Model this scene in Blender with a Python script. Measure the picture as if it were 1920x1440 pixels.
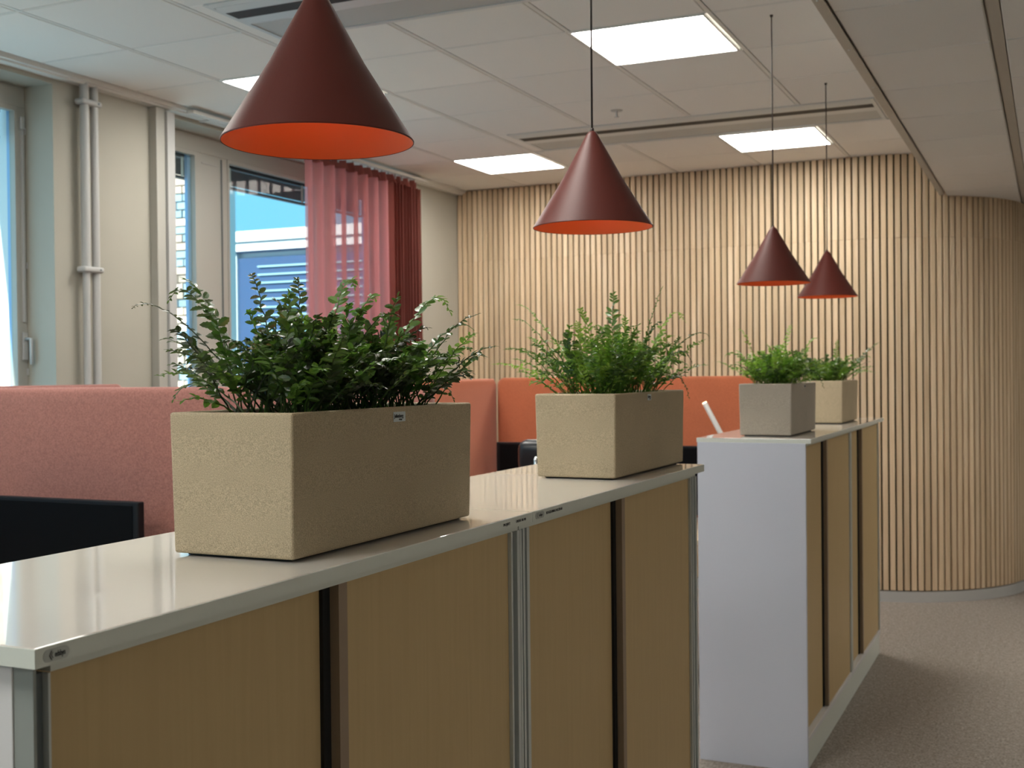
import bpy, bmesh, math, random
from mathutils import Vector, Matrix
R = random.Random(7)
SC = bpy.context.scene
COL = SC.collection
for o in list(bpy.data.objects): bpy.data.objects.remove(o)
PI = math.pi
H = 1.535                      # eye height

# ------------------------------------------------------------------ camera
cam = bpy.data.cameras.new('camera'); camo = bpy.data.objects.new('camera', cam); COL.objects.link(camo)
yaw, pitch, roll = .4274, .009, -.0102
fw = Vector((-math.sin(yaw)*math.cos(pitch), math.cos(yaw)*math.cos(pitch), -math.sin(pitch)))
rt = Vector((math.cos(yaw), math.sin(yaw), 0)); up = rt.cross(fw)
rt2 = math.cos(roll)*rt + math.sin(roll)*up; up2 = -math.sin(roll)*rt + math.cos(roll)*up
M = Matrix((rt2, up2, -fw)).transposed().to_4x4(); M.translation = (0, 0, H)
camo.matrix_world = M
cam.sensor_width = 36; cam.lens = 2226.5/1920*36; cam.clip_start = .05; cam.clip_end = 300
cam.dof.use_dof = True; cam.dof.focus_distance = 1.95; cam.dof.aperture_fstop = 9.5
SC.camera = camo

# ------------------------------------------------------------------ world, sun, exposure
SC.view_settings.view_transform = 'Standard'; SC.view_settings.look = 'None'
SC.view_settings.gamma = 1; SC.view_settings.exposure = 0.92
SC.view_settings.use_curve_mapping = False
w = bpy.data.worlds.new('sky'); SC.world = w; w.use_nodes = True
bg = w.node_tree.nodes['Background']; bg.inputs[0].default_value = (.155, .45, .66, 1); bg.inputs[1].default_value = 1.0
sun = bpy.data.lights.new('sun', 'SUN'); sun.energy = 6.0; sun.angle = .009; sun.color = (1, .95, .86)
so = bpy.data.objects.new('sun', sun); COL.objects.link(so)
so.rotation_euler = Vector((.055, .88, -.45)).to_track_quat('-Z', 'Y').to_euler()
PANEL = 13.0                    # radiance of the lit ceiling panels

# ------------------------------------------------------------------ materials
def mat(name, col, rough=.5, metal=0, spec=.5, bump=0, bscale=200, var=0, vscale=8, stretch=(1,1,1), emit=None, estr=0, speck=None, objvar=0, sheen=0):
    m = bpy.data.materials.new(name); m.use_nodes = True
    nt = m.node_tree; b = nt.nodes['Principled BSDF']; N = nt.nodes.new; L = nt.links.new
    b.inputs['Base Color'].default_value = (*col, 1); b.inputs['Roughness'].default_value = rough
    b.inputs['Metallic'].default_value = metal; b.inputs['Specular IOR Level'].default_value = spec
    if sheen: b.inputs['Sheen Weight'].default_value = sheen
    tc = N('ShaderNodeTexCoord'); mp = N('ShaderNodeMapping'); L(tc.outputs['Object'], mp.inputs[0]); mp.inputs['Scale'].default_value = stretch
    cur = None
    if var:
        n = N('ShaderNodeTexNoise'); n.inputs['Scale'].default_value = vscale; n.inputs['Detail'].default_value = 6; L(mp.outputs[0], n.inputs[0])
        r = N('ShaderNodeMapRange'); r.inputs[1].default_value = .25; r.inputs[2].default_value = .75
        r.inputs[3].default_value = 1-var; r.inputs[4].default_value = 1+var; L(n.outputs[0], r.inputs[0])
        v = N('ShaderNodeVectorMath'); v.operation = 'SCALE'; v.inputs[0].default_value = col; L(r.outputs[0], v.inputs['Scale']); cur = v.outputs[0]
    if speck:
        sc, amt = speck
        n = N('ShaderNodeTexNoise'); n.inputs['Scale'].default_value = sc; n.inputs['Detail'].default_value = 2; L(tc.outputs['Object'], n.inputs[0])
        r = N('ShaderNodeMapRange'); r.inputs[1].default_value = .3; r.inputs[2].default_value = .7
        r.inputs[3].default_value = 1-amt; r.inputs[4].default_value = 1+amt; L(n.outputs[0], r.inputs[0])
        v = N('ShaderNodeVectorMath'); v.operation = 'SCALE'
        if cur: L(cur, v.inputs[0])
        else: v.inputs[0].default_value = col
        L(r.outputs[0], v.inputs['Scale']); cur = v.outputs[0]
    if objvar:
        oi = N('ShaderNodeObjectInfo'); r = N('ShaderNodeMapRange'); r.inputs[3].default_value = 1-objvar; r.inputs[4].default_value = 1+objvar
        L(oi.outputs['Random'], r.inputs[0]); v = N('ShaderNodeVectorMath'); v.operation = 'SCALE'
        if cur: L(cur, v.inputs[0])
        else: v.inputs[0].default_value = col
        L(r.outputs[0], v.inputs['Scale']); cur = v.outputs[0]
    if cur: L(cur, b.inputs['Base Color'])
    if bump:
        n = N('ShaderNodeTexNoise'); n.inputs['Scale'].default_value = bscale; n.inputs['Detail'].default_value = 3; L(mp.outputs[0], n.inputs[0])
        bp = N('ShaderNodeBump'); bp.inputs['Strength'].default_value = bump; bp.inputs['Distance'].default_value = .002
        L(n.outputs[0], bp.inputs['Height']); L(bp.outputs[0], b.inputs['Normal'])
    if emit: b.inputs['Emission Color'].default_value = (*emit, 1); b.inputs['Emission Strength'].default_value = estr
    return m

def wood_mat(name, c1, c2, c3, scale=1.0, rough=.5, objshift=True, axis='Z', bump=.1):
    """straight-grained veneer: stretched noise bands along the grain, random shift per piece"""
    m = bpy.data.materials.new(name); m.use_nodes = True
    nt = m.node_tree; b = nt.nodes['Principled BSDF']; N = nt.nodes.new; L = nt.links.new
    tc = N('ShaderNodeTexCoord'); mp = N('ShaderNodeMapping'); L(tc.outputs['Object'], mp.inputs[0])
    mp.inputs['Scale'].default_value = (scale*30, scale*30, scale*1.3) if axis == 'Z' else (scale*2, scale*30, scale*30)
    oi = N('ShaderNodeObjectInfo')
    ad = N('ShaderNodeVectorMath'); ad.operation = 'ADD'; L(mp.outputs[0], ad.inputs[0])
    mu = N('ShaderNodeMath'); mu.operation = 'MULTIPLY'; mu.inputs[1].default_value = 57 if objshift else 0; L(oi.outputs['Random'], mu.inputs[0]); L(mu.outputs[0], ad.inputs[1])
    n = N('ShaderNodeTexNoise'); n.inputs['Scale'].default_value = 1; n.inputs['Detail'].default_value = 6; n.inputs['Distortion'].default_value = .8; L(ad.outputs[0], n.inputs[0])
    cr = N('ShaderNodeValToRGB'); e = cr.color_ramp.elements
    e[0].position = .3; e[0].color = (*c1, 1); e[1].position = .72; e[1].color = (*c3, 1); k = e.new(.5); k.color = (*c2, 1)
    L(n.outputs[0], cr.inputs[0])
    r = N('ShaderNodeMapRange'); r.inputs[3].default_value = .86 if objshift else 1; r.inputs[4].default_value = 1.1 if objshift else 1
    wn = N('ShaderNodeTexWhiteNoise'); L(oi.outputs['Location'], wn.inputs['Vector']); L(wn.outputs['Value'], r.inputs[0])
    v = N('ShaderNodeVectorMath'); v.operation = 'SCALE'; L(cr.outputs[0], v.inputs[0]); L(r.outputs[0], v.inputs['Scale']); L(v.outputs[0], b.inputs['Base Color'])
    b.inputs['Roughness'].default_value = rough
    bp = N('ShaderNodeBump'); bp.inputs['Strength'].default_value = bump; bp.inputs['Distance'].default_value = .001; L(n.outputs[0], bp.inputs['Height']); L(bp.outputs[0], b.inputs['Normal'])
    return m

def glass_mat(name, tint=(.93, .98, .97), refl=.05):
    m = bpy.data.materials.new(name); m.use_nodes = True
    nt = m.node_tree; N = nt.nodes.new; L = nt.links.new
    nt.nodes.remove(nt.nodes['Principled BSDF']); out = nt.nodes['Material Output']
    t = N('ShaderNodeBsdfTransparent'); t.inputs[0].default_value = (*tint, 1)
    g = N('ShaderNodeBsdfGlossy'); g.inputs['Roughness'].default_value = .02
    f = N('ShaderNodeFresnel'); f.inputs[0].default_value = 1.45
    mm = N('ShaderNodeMath'); mm.operation = 'MULTIPLY'; mm.inputs[1].default_value = refl; L(f.outputs[0], mm.inputs[0])
    mx = N('ShaderNodeMixShader'); L(mm.outputs[0], mx.inputs[0]); L(t.outputs[0], mx.inputs[1]); L(g.outputs[0], mx.inputs[2]); L(mx.outputs[0], out.inputs[0])
    return m

def thin_mat(name, col, trans_col, trans=.5, rough=.6, clear=0, weave=0, objvar=0, spec=.4):
    """leaf / cloth: diffuse + light through it (+ some open weave)"""
    m = bpy.data.materials.new(name); m.use_nodes = True
    nt = m.node_tree; b = nt.nodes['Principled BSDF']; N = nt.nodes.new; L = nt.links.new; out = nt.nodes['Material Output']
    b.inputs['Roughness'].default_value = rough; b.inputs['Specular IOR Level'].default_value = spec
    b.inputs['Base Color'].default_value = (*col, 1)
    t = N('ShaderNodeBsdfTranslucent'); t.inputs[0].default_value = (*trans_col, 1)
    if objvar:
        oi = N('ShaderNodeObjectInfo')
        for src, c, tgt in ((1, col, b.inputs['Base Color']), (2, trans_col, t.inputs[0])):
            r = N('ShaderNodeMapRange'); r.inputs[3].default_value = 1-objvar; r.inputs[4].default_value = 1+objvar; L(oi.outputs['Random'], r.inputs[0])
            v = N('ShaderNodeVectorMath'); v.operation = 'SCALE'; v.inputs[0].default_value = c; L(r.outputs[0], v.inputs['Scale']); L(v.outputs[0], tgt)
    mx = N('ShaderNodeMixShader'); mx.inputs[0].default_value = trans; L(b.outputs[0], mx.inputs[1]); L(t.outputs[0], mx.inputs[2])
    res = mx.outputs[0]
    if clear:
        tr = N('ShaderNodeBsdfTransparent'); tr.inputs[0].default_value = (1, .86, .86, 1)
        m2 = N('ShaderNodeMixShader'); m2.inputs[0].default_value = clear; L(res, m2.inputs[1]); L(tr.outputs[0], m2.inputs[2]); res = m2.outputs[0]
    L(res, out.inputs[0])
    if weave:
        tc = N('ShaderNodeTexCoord'); n = N('ShaderNodeTexNoise'); n.inputs['Scale'].default_value = weave; L(tc.outputs['Object'], n.inputs[0])
        bp = N('ShaderNodeBump'); bp.inputs['Strength'].default_value = .3; bp.inputs['Distance'].default_value = .001; L(n.outputs[0], bp.inputs['Height']); L(bp.outputs[0], b.inputs['Normal'])
    return m

MT = dict(
 wall=mat('wall_paint', (.405, .385, .325), .8, var=.03, vscale=3, bump=.06, bscale=300),
 white=mat('white_paint', (.46, .46, .45), .45),
 frame=mat('frame_paint', (.42, .41, .37), .4),
 alu=mat('window_aluminium', (.35, .48, .70), .35, metal=.3),  # bluish reflection put into the metal's own colour
 tile=mat('ceiling_tile', (.84, .82, .79), .9, spec=.1, bump=.25, bscale=500, speck=(420, .06), objvar=.025),
 grid=mat('ceiling_grid', (.72, .71, .68), .5),
 soffitgrid=mat('soffit_grid', (.52, .48, .42), .5),
 carpet=mat('carpet', (.30, .265, .235), .95, spec=.1, bump=.8, bscale=260, var=.20, vscale=38, speck=(110, .38)),
 beamw=mat('beam_white', (.60, .62, .62), .35),
 beamd=mat('beam_slot', (.004, .004, .005), .6),
 felt=mat('dark_felt', (.075, .066, .042), .95, spec=.1),
 slat=wood_mat('slat_ash', (.57, .42, .265), (.65, .495, .325), (.73, .58, .41), 1, .55),
 door=wood_mat('door_veneer', (.545, .395, .195), (.565, .412, .205), (.585, .430, .215), 2.6, .5, objshift=False, bump=.03),
 edge=mat('door_edge_profile', (.30, .22, .15), .4, var=.05),
 cabw=mat('cabinet_white', (.74, .74, .75), .35),
 cabend=mat('cabinet_end_panel', (.64, .68, .78), .45, bump=.05, bscale=400),
 post=mat('cabinet_post', (.62, .66, .65), .35, metal=.2),
 groove=mat('cabinet_groove', (.16, .18, .19), .4, metal=.3),
 gap=mat('gap_black', (.004, .004, .004), .8),
 top=mat('worktop_laminate', (.64, .61, .56), .03, spec=1.0),
 topedge=mat('worktop_edge', (.72, .76, .70), .35),
 stone=mat('planter_stone', (.47, .385, .26), .75, spec=.25, bump=.5, bscale=420, var=.07, vscale=6, speck=(800, .32)),
 stoneg=mat('planter_stone_grey', (.42, .375, .31), .75, spec=.25, bump=.5, bscale=420, var=.06, vscale=6, speck=(620, .25)),
 soil=mat('soil', (.03, .02, .012), .95, bump=1, bscale=90),
 sticker=mat('sticker', (.62, .68, .70), .4), stickerg=mat('badge_grey', (.52, .55, .52), .25), profile=mat('profile_grey', (.30, .33, .31), .4),
 ink=mat('ink', (.015, .015, .015), .5),
 lampo=mat('lamp_outer', (.098, .021, .016), .45, spec=.22, bump=.06, bscale=300),
 lampi=mat('lamp_inner', (.95, .17, .035), .5),
 cord=mat('cord', (.03, .018, .015), .7, bump=.3, bscale=900),
 fabric=mat('screen_fabric_rust', (.52, .155, .075), .95, spec=.1, bump=.5, bscale=240, speck=(260, .16), sheen=.3, var=.05, vscale=5),
 fabricp=mat('screen_fabric_pink', (.34, .145, .12), .95, spec=.1, bump=.5, bscale=240, speck=(200, .20), sheen=.3, stretch=(1,1,2.5)),
 black=mat('black_plastic', (.006, .006, .008), .45, spec=.2), screenm=mat('screen_glass', (.002, .002, .003), .5, spec=.08),
 leather=mat('black_leather', (.012, .013, .016), .3, bump=.1, bscale=200), chrome=mat('chrome', (.8, .8, .8), .12, metal=1),
 desk=wood_mat('desk_top', (.52, .38, .22), (.58, .44, .27), (.64, .5, .33), 1, .4, axis='X'),
 steel=mat('steel_leg', (.6, .6, .6), .4, metal=.5),
 lamptube=mat('white_tube', (.75, .74, .72), .3), litend=mat('lit_end', (1, .85, .6), .5, emit=(1, .82, .5), estr=1.6),
 panel=mat('light_diffuser', (.9, .9, .88), .5, emit=(1, .965, .89), estr=PANEL),
 panelf=mat('light_frame', (.8, .8, .78), .4),
 bulb=mat('bulb_glass', (.9, .88, .8), .4, emit=(1, .78, .5), estr=4.5),  # warm glow added inside the cones to brighten the orange lining
 glass=glass_mat('window_glass'),
 blind=mat('blind_slat', (.03, .035, .04), .6), blindtape=mat('blind_tape', (.45, .5, .5), .8),
 curtain=thin_mat('curtain_sheer', (.52, .205, .195), (.74, .31, .31), .5, .9, clear=.30, weave=900, spec=.1),
 curtaind=thin_mat('curtain_dense', (.27, .09, .075), (.40, .13, .11), .35, .9, clear=.02, weave=900, spec=.1),
 brick=mat('outside_brick', (.50, .40, .33), .9, bump=.3, bscale=40, var=.15, vscale=5, objvar=.35),
 brickb=mat('outside_brick_blue', (.26, .36, .42), .9, bump=.3, bscale=40, var=.15, vscale=5, objvar=.3),
 mortar=mat('outside_mortar', (.62, .64, .62), .95),
 render=mat('outside_render', (.75, .77, .78), .8), dglass=mat('outside_window', (.04, .08, .17), .3, spec=.3),
 louvre=mat('outside_louvre', (.26, .45, .52), .4), ground=mat('outside_ground', (.52, .70, .80), .9),  # unseen ground, tinted blue so its bounce cools the ceiling
)
def leaf(name, c, t, ov): return thin_mat(name, c, t, .34, .30, objvar=ov, spec=.75)
MT['leafd'] = leaf('fern_leaf_dark', (.040, .062, .026), (.07, .14, .02), .5)
MT['leafg'] = leaf('fern_leaf_green', (.050, .105, .026), (.12, .27, .03), .4)
MT['leafy'] = leaf('fern_leaf_fresh', (.085, .17, .035), (.22, .42, .05), .3)
MT['leafh'] = leaf('fern_leaf_mid', (.095, .19, .032), (.22, .46, .04), .4)
MT['leafi'] = leaf('fern_leaf_bright', (.17, .29, .05), (.38, .64, .07), .3)
MT['stem'] = mat('fern_stem', (.035, .045, .015), .5)

# striped grille (fine perforation) for the ceiling beams
def grille_mat():
    m = bpy.data.materials.new('beam_grille'); m.use_nodes = True; nt = m.node_tree; N = nt.nodes.new; L = nt.links.new; b = nt.nodes['Principled BSDF']
    tc = N('ShaderNodeTexCoord'); wv = N('ShaderNodeTexWave'); wv.wave_type = 'BANDS'; wv.bands_direction = 'X'; wv.inputs['Scale'].default_value = 38; L(tc.outputs['Object'], wv.inputs[0])
    cr = N('ShaderNodeValToRGB'); cr.color_ramp.elements[0].color = (.22, .23, .23, 1); cr.color_ramp.elements[1].color = (.70, .72, .71, 1); L(wv.outputs[0], cr.inputs[0]); L(cr.outputs[0], b.inputs['Base Color'])
    b.inputs['Roughness'].default_value = .5
    return m
MT['grille'] = grille_mat()

# ------------------------------------------------------------------ mesh helpers
class B:
    """collects shapes in world coordinates; build() links them as one mesh object"""
    def __init__(s): s.v = []; s.f = []
    def add(s, v, f):
        n = len(s.v); s.v += [tuple(x) for x in v]; s.f += [tuple(i+n for i in t) for t in f]; return s
    def box(s, x0, x1, y0, y1, z0, z1):
        v = [(x, y, z) for z in (z0, z1) for y in (y0, y1) for x in (x0, x1)]
        return s.add(v, [(0,2,3,1), (4,5,7,6), (0,1,5,4), (2,6,7,3), (0,4,6,2), (1,3,7,5)])
    def obox(s, c, ax, ay, az, hx, hy, hz):
        c = Vector(c); v = [c+ax*(i*hx)+ay*(j*hy)+az*(k*hz) for k in (-1,1) for j in (-1,1) for i in (-1,1)]
        return s.add(v, [(0,2,3,1), (4,5,7,6), (0,1,5,4), (2,6,7,3), (0,4,6,2), (1,3,7,5)])
    def tube(s, pts, r, n=10, cap=True):
        pts = [Vector(p) for p in pts]; rr = r if isinstance(r, (list, tuple)) else [r]*len(pts)
        rings = []; prev = None
        for i, p in enumerate(pts):
            t = (pts[min(i+1, len(pts)-1)]-pts[max(i-1, 0)]).normalized()
            a = prev if prev is not None else (Vector((1,0,0)) if abs(t.x) < .9 else Vector((0,1,0)))
            u = (a - t*a.dot(t)).normalized(); prev = u; w_ = t.cross(u)
            rings.append([p+(u*math.cos(2*PI*k/n)+w_*math.sin(2*PI*k/n))*rr[i] for k in range(n)])
        v = [q for g in rings for q in g]; f = []
        for i in range(len(pts)-1):
            for k in range(n):
                a, b_ = i*n+k, i*n+(k+1) % n; f.append((a, b_, b_+n, a+n))
        if cap: f += [tuple(range(n))[::-1], tuple(range((len(pts)-1)*n, len(pts)*n))]
        return s.add(v, f)
    def lathe(s, c, prof, n=48):
        c = Vector(c); v = []; f = []
        for r, z in prof: v += [c+Vector((r*math.cos(2*PI*k/n), r*math.sin(2*PI*k/n), z)) for k in range(n)]
        for i in range(len(prof)-1):
            for k in range(n):
                a, b_ = i*n+k, i*n+(k+1) % n; f.append((a, b_, b_+n, a+n))
        return s.add(v, f)
    def prism(s, poly, axis, a0, a1):
        """extrude 2-D polygon along axis ('x': poly is (y,z); 'y': (x,z); 'z': (x,y))"""
        def P(p, a): return {'x': (a, p[0], p[1]), 'y': (p[0], a, p[1]), 'z': (p[0], p[1], a)}[axis]
        n = len(poly); v = [P(p, a0) for p in poly]+[P(p, a1) for p in poly]
        f = [(i, (i+1) % n, (i+1) % n+n, i+n) for i in range(n)]+[tuple(range(n))[::-1], tuple(range(n, 2*n))]
        return s.add(v, f)
    def build(s, name, m, parent=None, smooth=False, bevel=0, seg=2, local=None):
        """local: point used as the object's own origin (keeps pieces' texture space apart)"""
        o0 = Vector(local) if local is not None else Vector((0,0,0))
        pw = wpos(parent) if parent else Vector((0,0,0))
        base = o0 if local is not None else pw
        me = bpy.data.meshes.new(name); me.from_pydata([Vector(v)-base for v in s.v], [], s.f); me.update()
        bm = bmesh.new(); bm.from_mesh(me); bmesh.ops.recalc_face_normals(bm, faces=bm.faces); bm.to_mesh(me); bm.free()
        if smooth: me.polygons.foreach_set('use_smooth', [True]*len(me.polygons))
        me.materials.append(m if not isinstance(m, str) else MT[m])
        o = bpy.data.objects.new(name, me); COL.objects.link(o)
        if parent: o.parent = parent
        o.location = base-pw
        if bevel:
            b = o.modifiers.new('bevel', 'BEVEL'); b.width = bevel; b.segments = seg; b.limit_method = 'ANGLE'; b.angle_limit = .6
        if smooth == 'auto':
            me.set_sharp_from_angle(angle=.6)
        return o
def wpos(o):
    p = Vector(o.location)
    while o.parent: o = o.parent; p = p+Vector(o.location)
    return p
def thing(name, label, cat, loc, group=None):
    o = bpy.data.objects.new(name, None); COL.objects.link(o); o.location = loc; o.empty_display_size = .1
    tag(o, label, cat, group); return o
def tag(o, label, cat, group=None):
    o['label'] = label; o['category'] = cat
    if group: o['group'] = group
    return o
def struct(o, label=None):
    o['kind'] = 'structure'
    if label: o['label'] = label
    return o
def link_copy(src, parent, loc, rotz=0, name=None):
    c = src.copy(); COL.objects.link(c); c.parent = parent; c.location = Vector(loc)-(wpos(parent) if parent else Vector((0,0,0))); c.rotation_euler[2] = rotz
    return c
def text(body, size, origin, right, upv, m, parent, name='lettering', align='LEFT', ext=.0002, squash=1, bold=0):
    cu = bpy.data.curves.new('t', 'FONT'); cu.body = body; cu.size = size; cu.extrude = ext; cu.align_x = align; cu.offset = bold
    to = bpy.data.objects.new('t', cu); COL.objects.link(to)
    dg = bpy.context.evaluated_depsgraph_get(); me = bpy.data.meshes.new_from_object(to.evaluated_get(dg))
    bpy.data.objects.remove(to)
    r_, u_ = Vector(right).normalized(), Vector(upv).normalized(); n_ = r_.cross(u_); og = Vector(origin)-wpos(parent)
    for v in me.vertices:
        c = v.co.copy(); v.co = og+r_*(c.x*squash)+u_*c.y+n_*c.z
    me.materials.clear(); me.materials.append(MT[m]); o = bpy.data.objects.new(name, me); COL.objects.link(o); o.parent = parent
    return o

# ------------------------------------------------------------------ heights and lines
ZC = H+1.4187; ZS = H+1.14; TX0 = -4.2295; TY0 = 3.406; TP = .605; XS = -.655; XW = -4.225; ZT = H-.262
YW0, YW1 = 8.27, 8.145; XCURV = -1.16; CC = Vector((-1.16, 9.145, 0)); CR = 1.0
def wall_y(x): return YW0+(YW1-YW0)*(x-XW)/(XCURV-XW)

# ------------------------------------------------------------------ floor, walls
struct(B().box(-4.5, 4.0, -4.2, 12.2, -.1, 0).build('floor', 'carpet'), 'brown-grey short-pile carpet')
ops = [(-3.2, -.9), (-.3, 2.0), (2.9, 4.155), (4.93, 7.32)]   # window openings (Y from, to)
ZO0, ZO1 = .72, H+1.368
b = B(); XO = -4.446; prev = -4.2
for a, c in ops:
    b.box(XO, XW, prev, a, 0, ZC); b.box(XO, XW, a, c, 0, ZO0); b.box(XO, XW, a, c, ZO1, ZC); prev = c
b.box(XO, XW, prev, 12.2, 0, ZC)
struct(b.build('wall_left', 'wall'), 'cream painted wall with the windows')
struct(B().box(-4.6, 4.2, -4.4, -4.2, 0, 3.1).build('wall_back', 'wall'))
struct(B().box(4.0, 4.2, -4.2, 12.2, 0, 3.1).build('wall_right', 'wall'))
struct(B().box(-4.6, 4.2, 12.2, 12.4, 0, 3.1).build('wall_far', 'wall'))

# slatted wall: backing (straight part + convex curve) and the slats
arc = [(CC.x+CR*math.sin(a), CC.y-CR*math.cos(a)) for a in [i*math.radians(115)/30 for i in range(31)]]
front = [(XW, YW0)]+[(x, y) for x, y in arc]
def offs(path, d):
    out = []
    for i, p in enumerate(path):
        a = Vector(path[max(i-1, 0)]); c = Vector(path[min(i+1, len(path)-1)]); t = (c-a).normalized(); n = Vector((-t.y, t.x)); out.append((p[0]+n.x*d, p[1]+n.y*d))
    return out
SD = .022
bk = offs(front, SD); bk2 = offs(front, SD+.12)
b = B(); n = len(bk)
v = [(x, y, z) for z in (.07, ZC) for x, y in bk]+[(x, y, z) for z in (.07, ZC) for x, y in bk2]
f = []
for i in range(n-1):
    f += [(i, i+1, n+i+1, n+i), (2*n+i, 3*n+i, 3*n+i+1, 2*n+i+1), (n+i, n+i+1, 3*n+i+1, 3*n+i), (i, 2*n+i, 2*n+i+1, i+1)]
f += [(0, n, 3*n, 2*n), (n-1, 3*n-1, 4*n-1, 2*n-1)]
b.add(v, f); wallf = struct(b.build('wall_end', 'felt'), 'dark felt backing of the slatted timber wall')
# slats, 45 mm apart, in two lengths (butt joint at 2.4 m)
s_low = B().box(-.0165, .0165, 0, SD-.001, .075, 2.4015).build('slat', 'slat', wallf, bevel=.002, seg=1)
s_high = B().box(-.0165, .0165, 0, SD-.001, 2.4025, ZC-.001).build('slat', 'slat', wallf, bevel=.002, seg=1)
s_soff = B().box(-.0165, .0165, 0, SD-.001, 2.4025, ZS-.001).build('slat', 'slat', wallf, bevel=.002, seg=1)
pl = [Vector(p) for p in front]; seglen = [(pl[i+1]-pl[i]).length for i in range(len(pl)-1)]; total = sum(seglen)
d = .022; first = True
def at(d):
    for i, L_ in enumerate(seglen):
        if d <= L_: t = (pl[i+1]-pl[i]).normalized(); return pl[i]+t*d, t
        d -= L_
    return pl[-1], t
while d < total-.02:
    p, t = at(d); rz = math.atan2(t.y, t.x)
    link_copy(s_low, wallf, (p.x, p.y, 0), rz)
    link_copy(s_high if p.x < XS+.03 else s_soff, wallf, (p.x, p.y, 0), rz)
    d += .045
for o in (s_low, s_high, s_soff): bpy.data.objects.remove(o)
sk0 = offs(front, -.004); sk1 = offs(front, SD)
b = B(); n = len(sk0); v = [(x, y, z) for z in (.0, .068) for x, y in sk0]+[(x, y, z) for z in (0, .068) for x, y in sk1]; f = []
for i in range(n-1): f += [(i, i+1, n+i+1, n+i), (2*n+i, 3*n+i, 3*n+i+1, 2*n+i+1), (n+i, n+i+1, 3*n+i+1, 3*n+i)]
b.add(v, f); struct(b.build('baseboard_end', 'white'), 'white skirting under the slats')

# ------------------------------------------------------------------ ceilings
ceil = struct(B().box(-4.6, XS+.02, -4.2, 12.2, ZC+.02, ZC+.1).build('ceiling', 'grid'), 'upper suspended ceiling')
tproto = None
lights = {(1, 2), (4, 2), (1, 6), (4, 6), (1, -2), (4, -2), (1, -6), (4, -6), (1, -10), (4, -10)}
def tile_mesh(name, w_, l_, m, t=.018):
    g = .004
    return B().add([(-w_/2, -l_/2, t), (w_/2, -l_/2, t), (w_/2, l_/2, t), (-w_/2, l_/2, t), (-w_/2, -l_/2, g), (w_/2, -l_/2, g), (w_/2, l_/2, g), (-w_/2, l_/2, g),
        (-w_/2+g, -l_/2+g, 0), (w_/2-g, -l_/2+g, 0), (w_/2-g, l_/2-g, 0), (-w_/2+g, l_/2-g, 0)],
        [(0,1,2,3), (0,1,5,4), (1,2,6,5), (2,3,7,6), (3,0,4,7), (4,5,9,8), (5,6,10,9), (6,7,11,10), (7,4,8,11), (8,9,10,11)]).build(name, m, None)
GX, GY = .024, .015
T_full = tile_mesh('ceiling_tile', .6-GX, TP-GY, 'tile'); T_first = tile_mesh('ceiling_tile', .52-GX, TP-GY, 'tile'); T_last = tile_mesh('ceiling_tile', .575-GX, TP-GY, 'tile')
for c in range(6):
    for r in range(-12, 8):
        if (c, r) in lights: continue
        if c >= 2 and r == 5: continue
        if c >= 2 and r in (0, 1): continue
        y = TY0+(r+.5)*TP
        if c == 0: link_copy(T_first, ceil, (TX0+.34, y, ZC))
        elif c == 5: link_copy(T_last, ceil, (TX0+3.0+.2875, y, ZC))
        else: link_copy(T_full, ceil, (TX0+(c+.5)*.6, y, ZC))
# cut tiles around the two beams
def cut_tile(x0, x1, y0, y1, par=None, z=ZC, m='tile'):
    o = tile_mesh('ceiling_tile', x1-x0, y1-y0, m); o.parent = par or ceil; o.location = (Vector(((x0+x1)/2, (y0+y1)/2, z))-wpos(par or ceil))
BX0 = -2.945; BX1 = -.845
for c in range(2, 6):
    x0 = TX0+c*.6+GX/2; x1 = min(TX0+(c+1)*.6-GX/2, XS-.01)
    cut_tile(x0, x1, TY0+GY/2, 3.655); cut_tile(x0, x1, 4.165, TY0+2*TP-GY/2)
for yb in (3.655, 6.43):
    yt = 4.165 if yb < 5 else 7.0
    cut_tile(TX0+1.2+GX/2, BX0, yb, yt); cut_tile(BX1, XS-.01, yb, yt)
# painted T-profiles of the grid: each run its own part
for i in range(1, 6):
    x = TX0+.6*i
    for y0, y1 in (((-4.2, 12.2),) if i < 2 else ((-4.2, 3.655), (4.165, 6.43), (7.0, 8.26)) if i > 2 else ((-4.2, 8.26),)):
        y1 = min(y1, 8.265)
        B().box(x-.0088, x+.0088, y0, y1, ZC+.0005, ZC+.018).build('grid_profile', 'grid', ceil)
for r in range(-12, 9):
    y = TY0+r*TP
    for xa, xb_ in [(XW+.084, TX0+.588)]+[(TX0+.6*c+.0092, min(TX0+.6*(c+1)-.0092, XS-.013)) for c in range(1, 6)]:
        if xa > -3.1 and r in (1,): continue
        B().box(xa, xb_, y-.0048, y+.0048, ZC+.001, ZC+.018).build('cross_profile', 'grid', ceil)
struct(B().prism([(XW, ZC-.028), (XW+.055, ZC-.028), (XW+.06, ZC-.020), (XW+.075, ZC-.018), (XW+.082, ZC-.002), (XW+.082, ZC+.018), (XW, ZC+.018)], 'y', -4.2, 8.268).build('trim_1', 'grid'), 'white edge moulding between ceiling and window wall')
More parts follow.
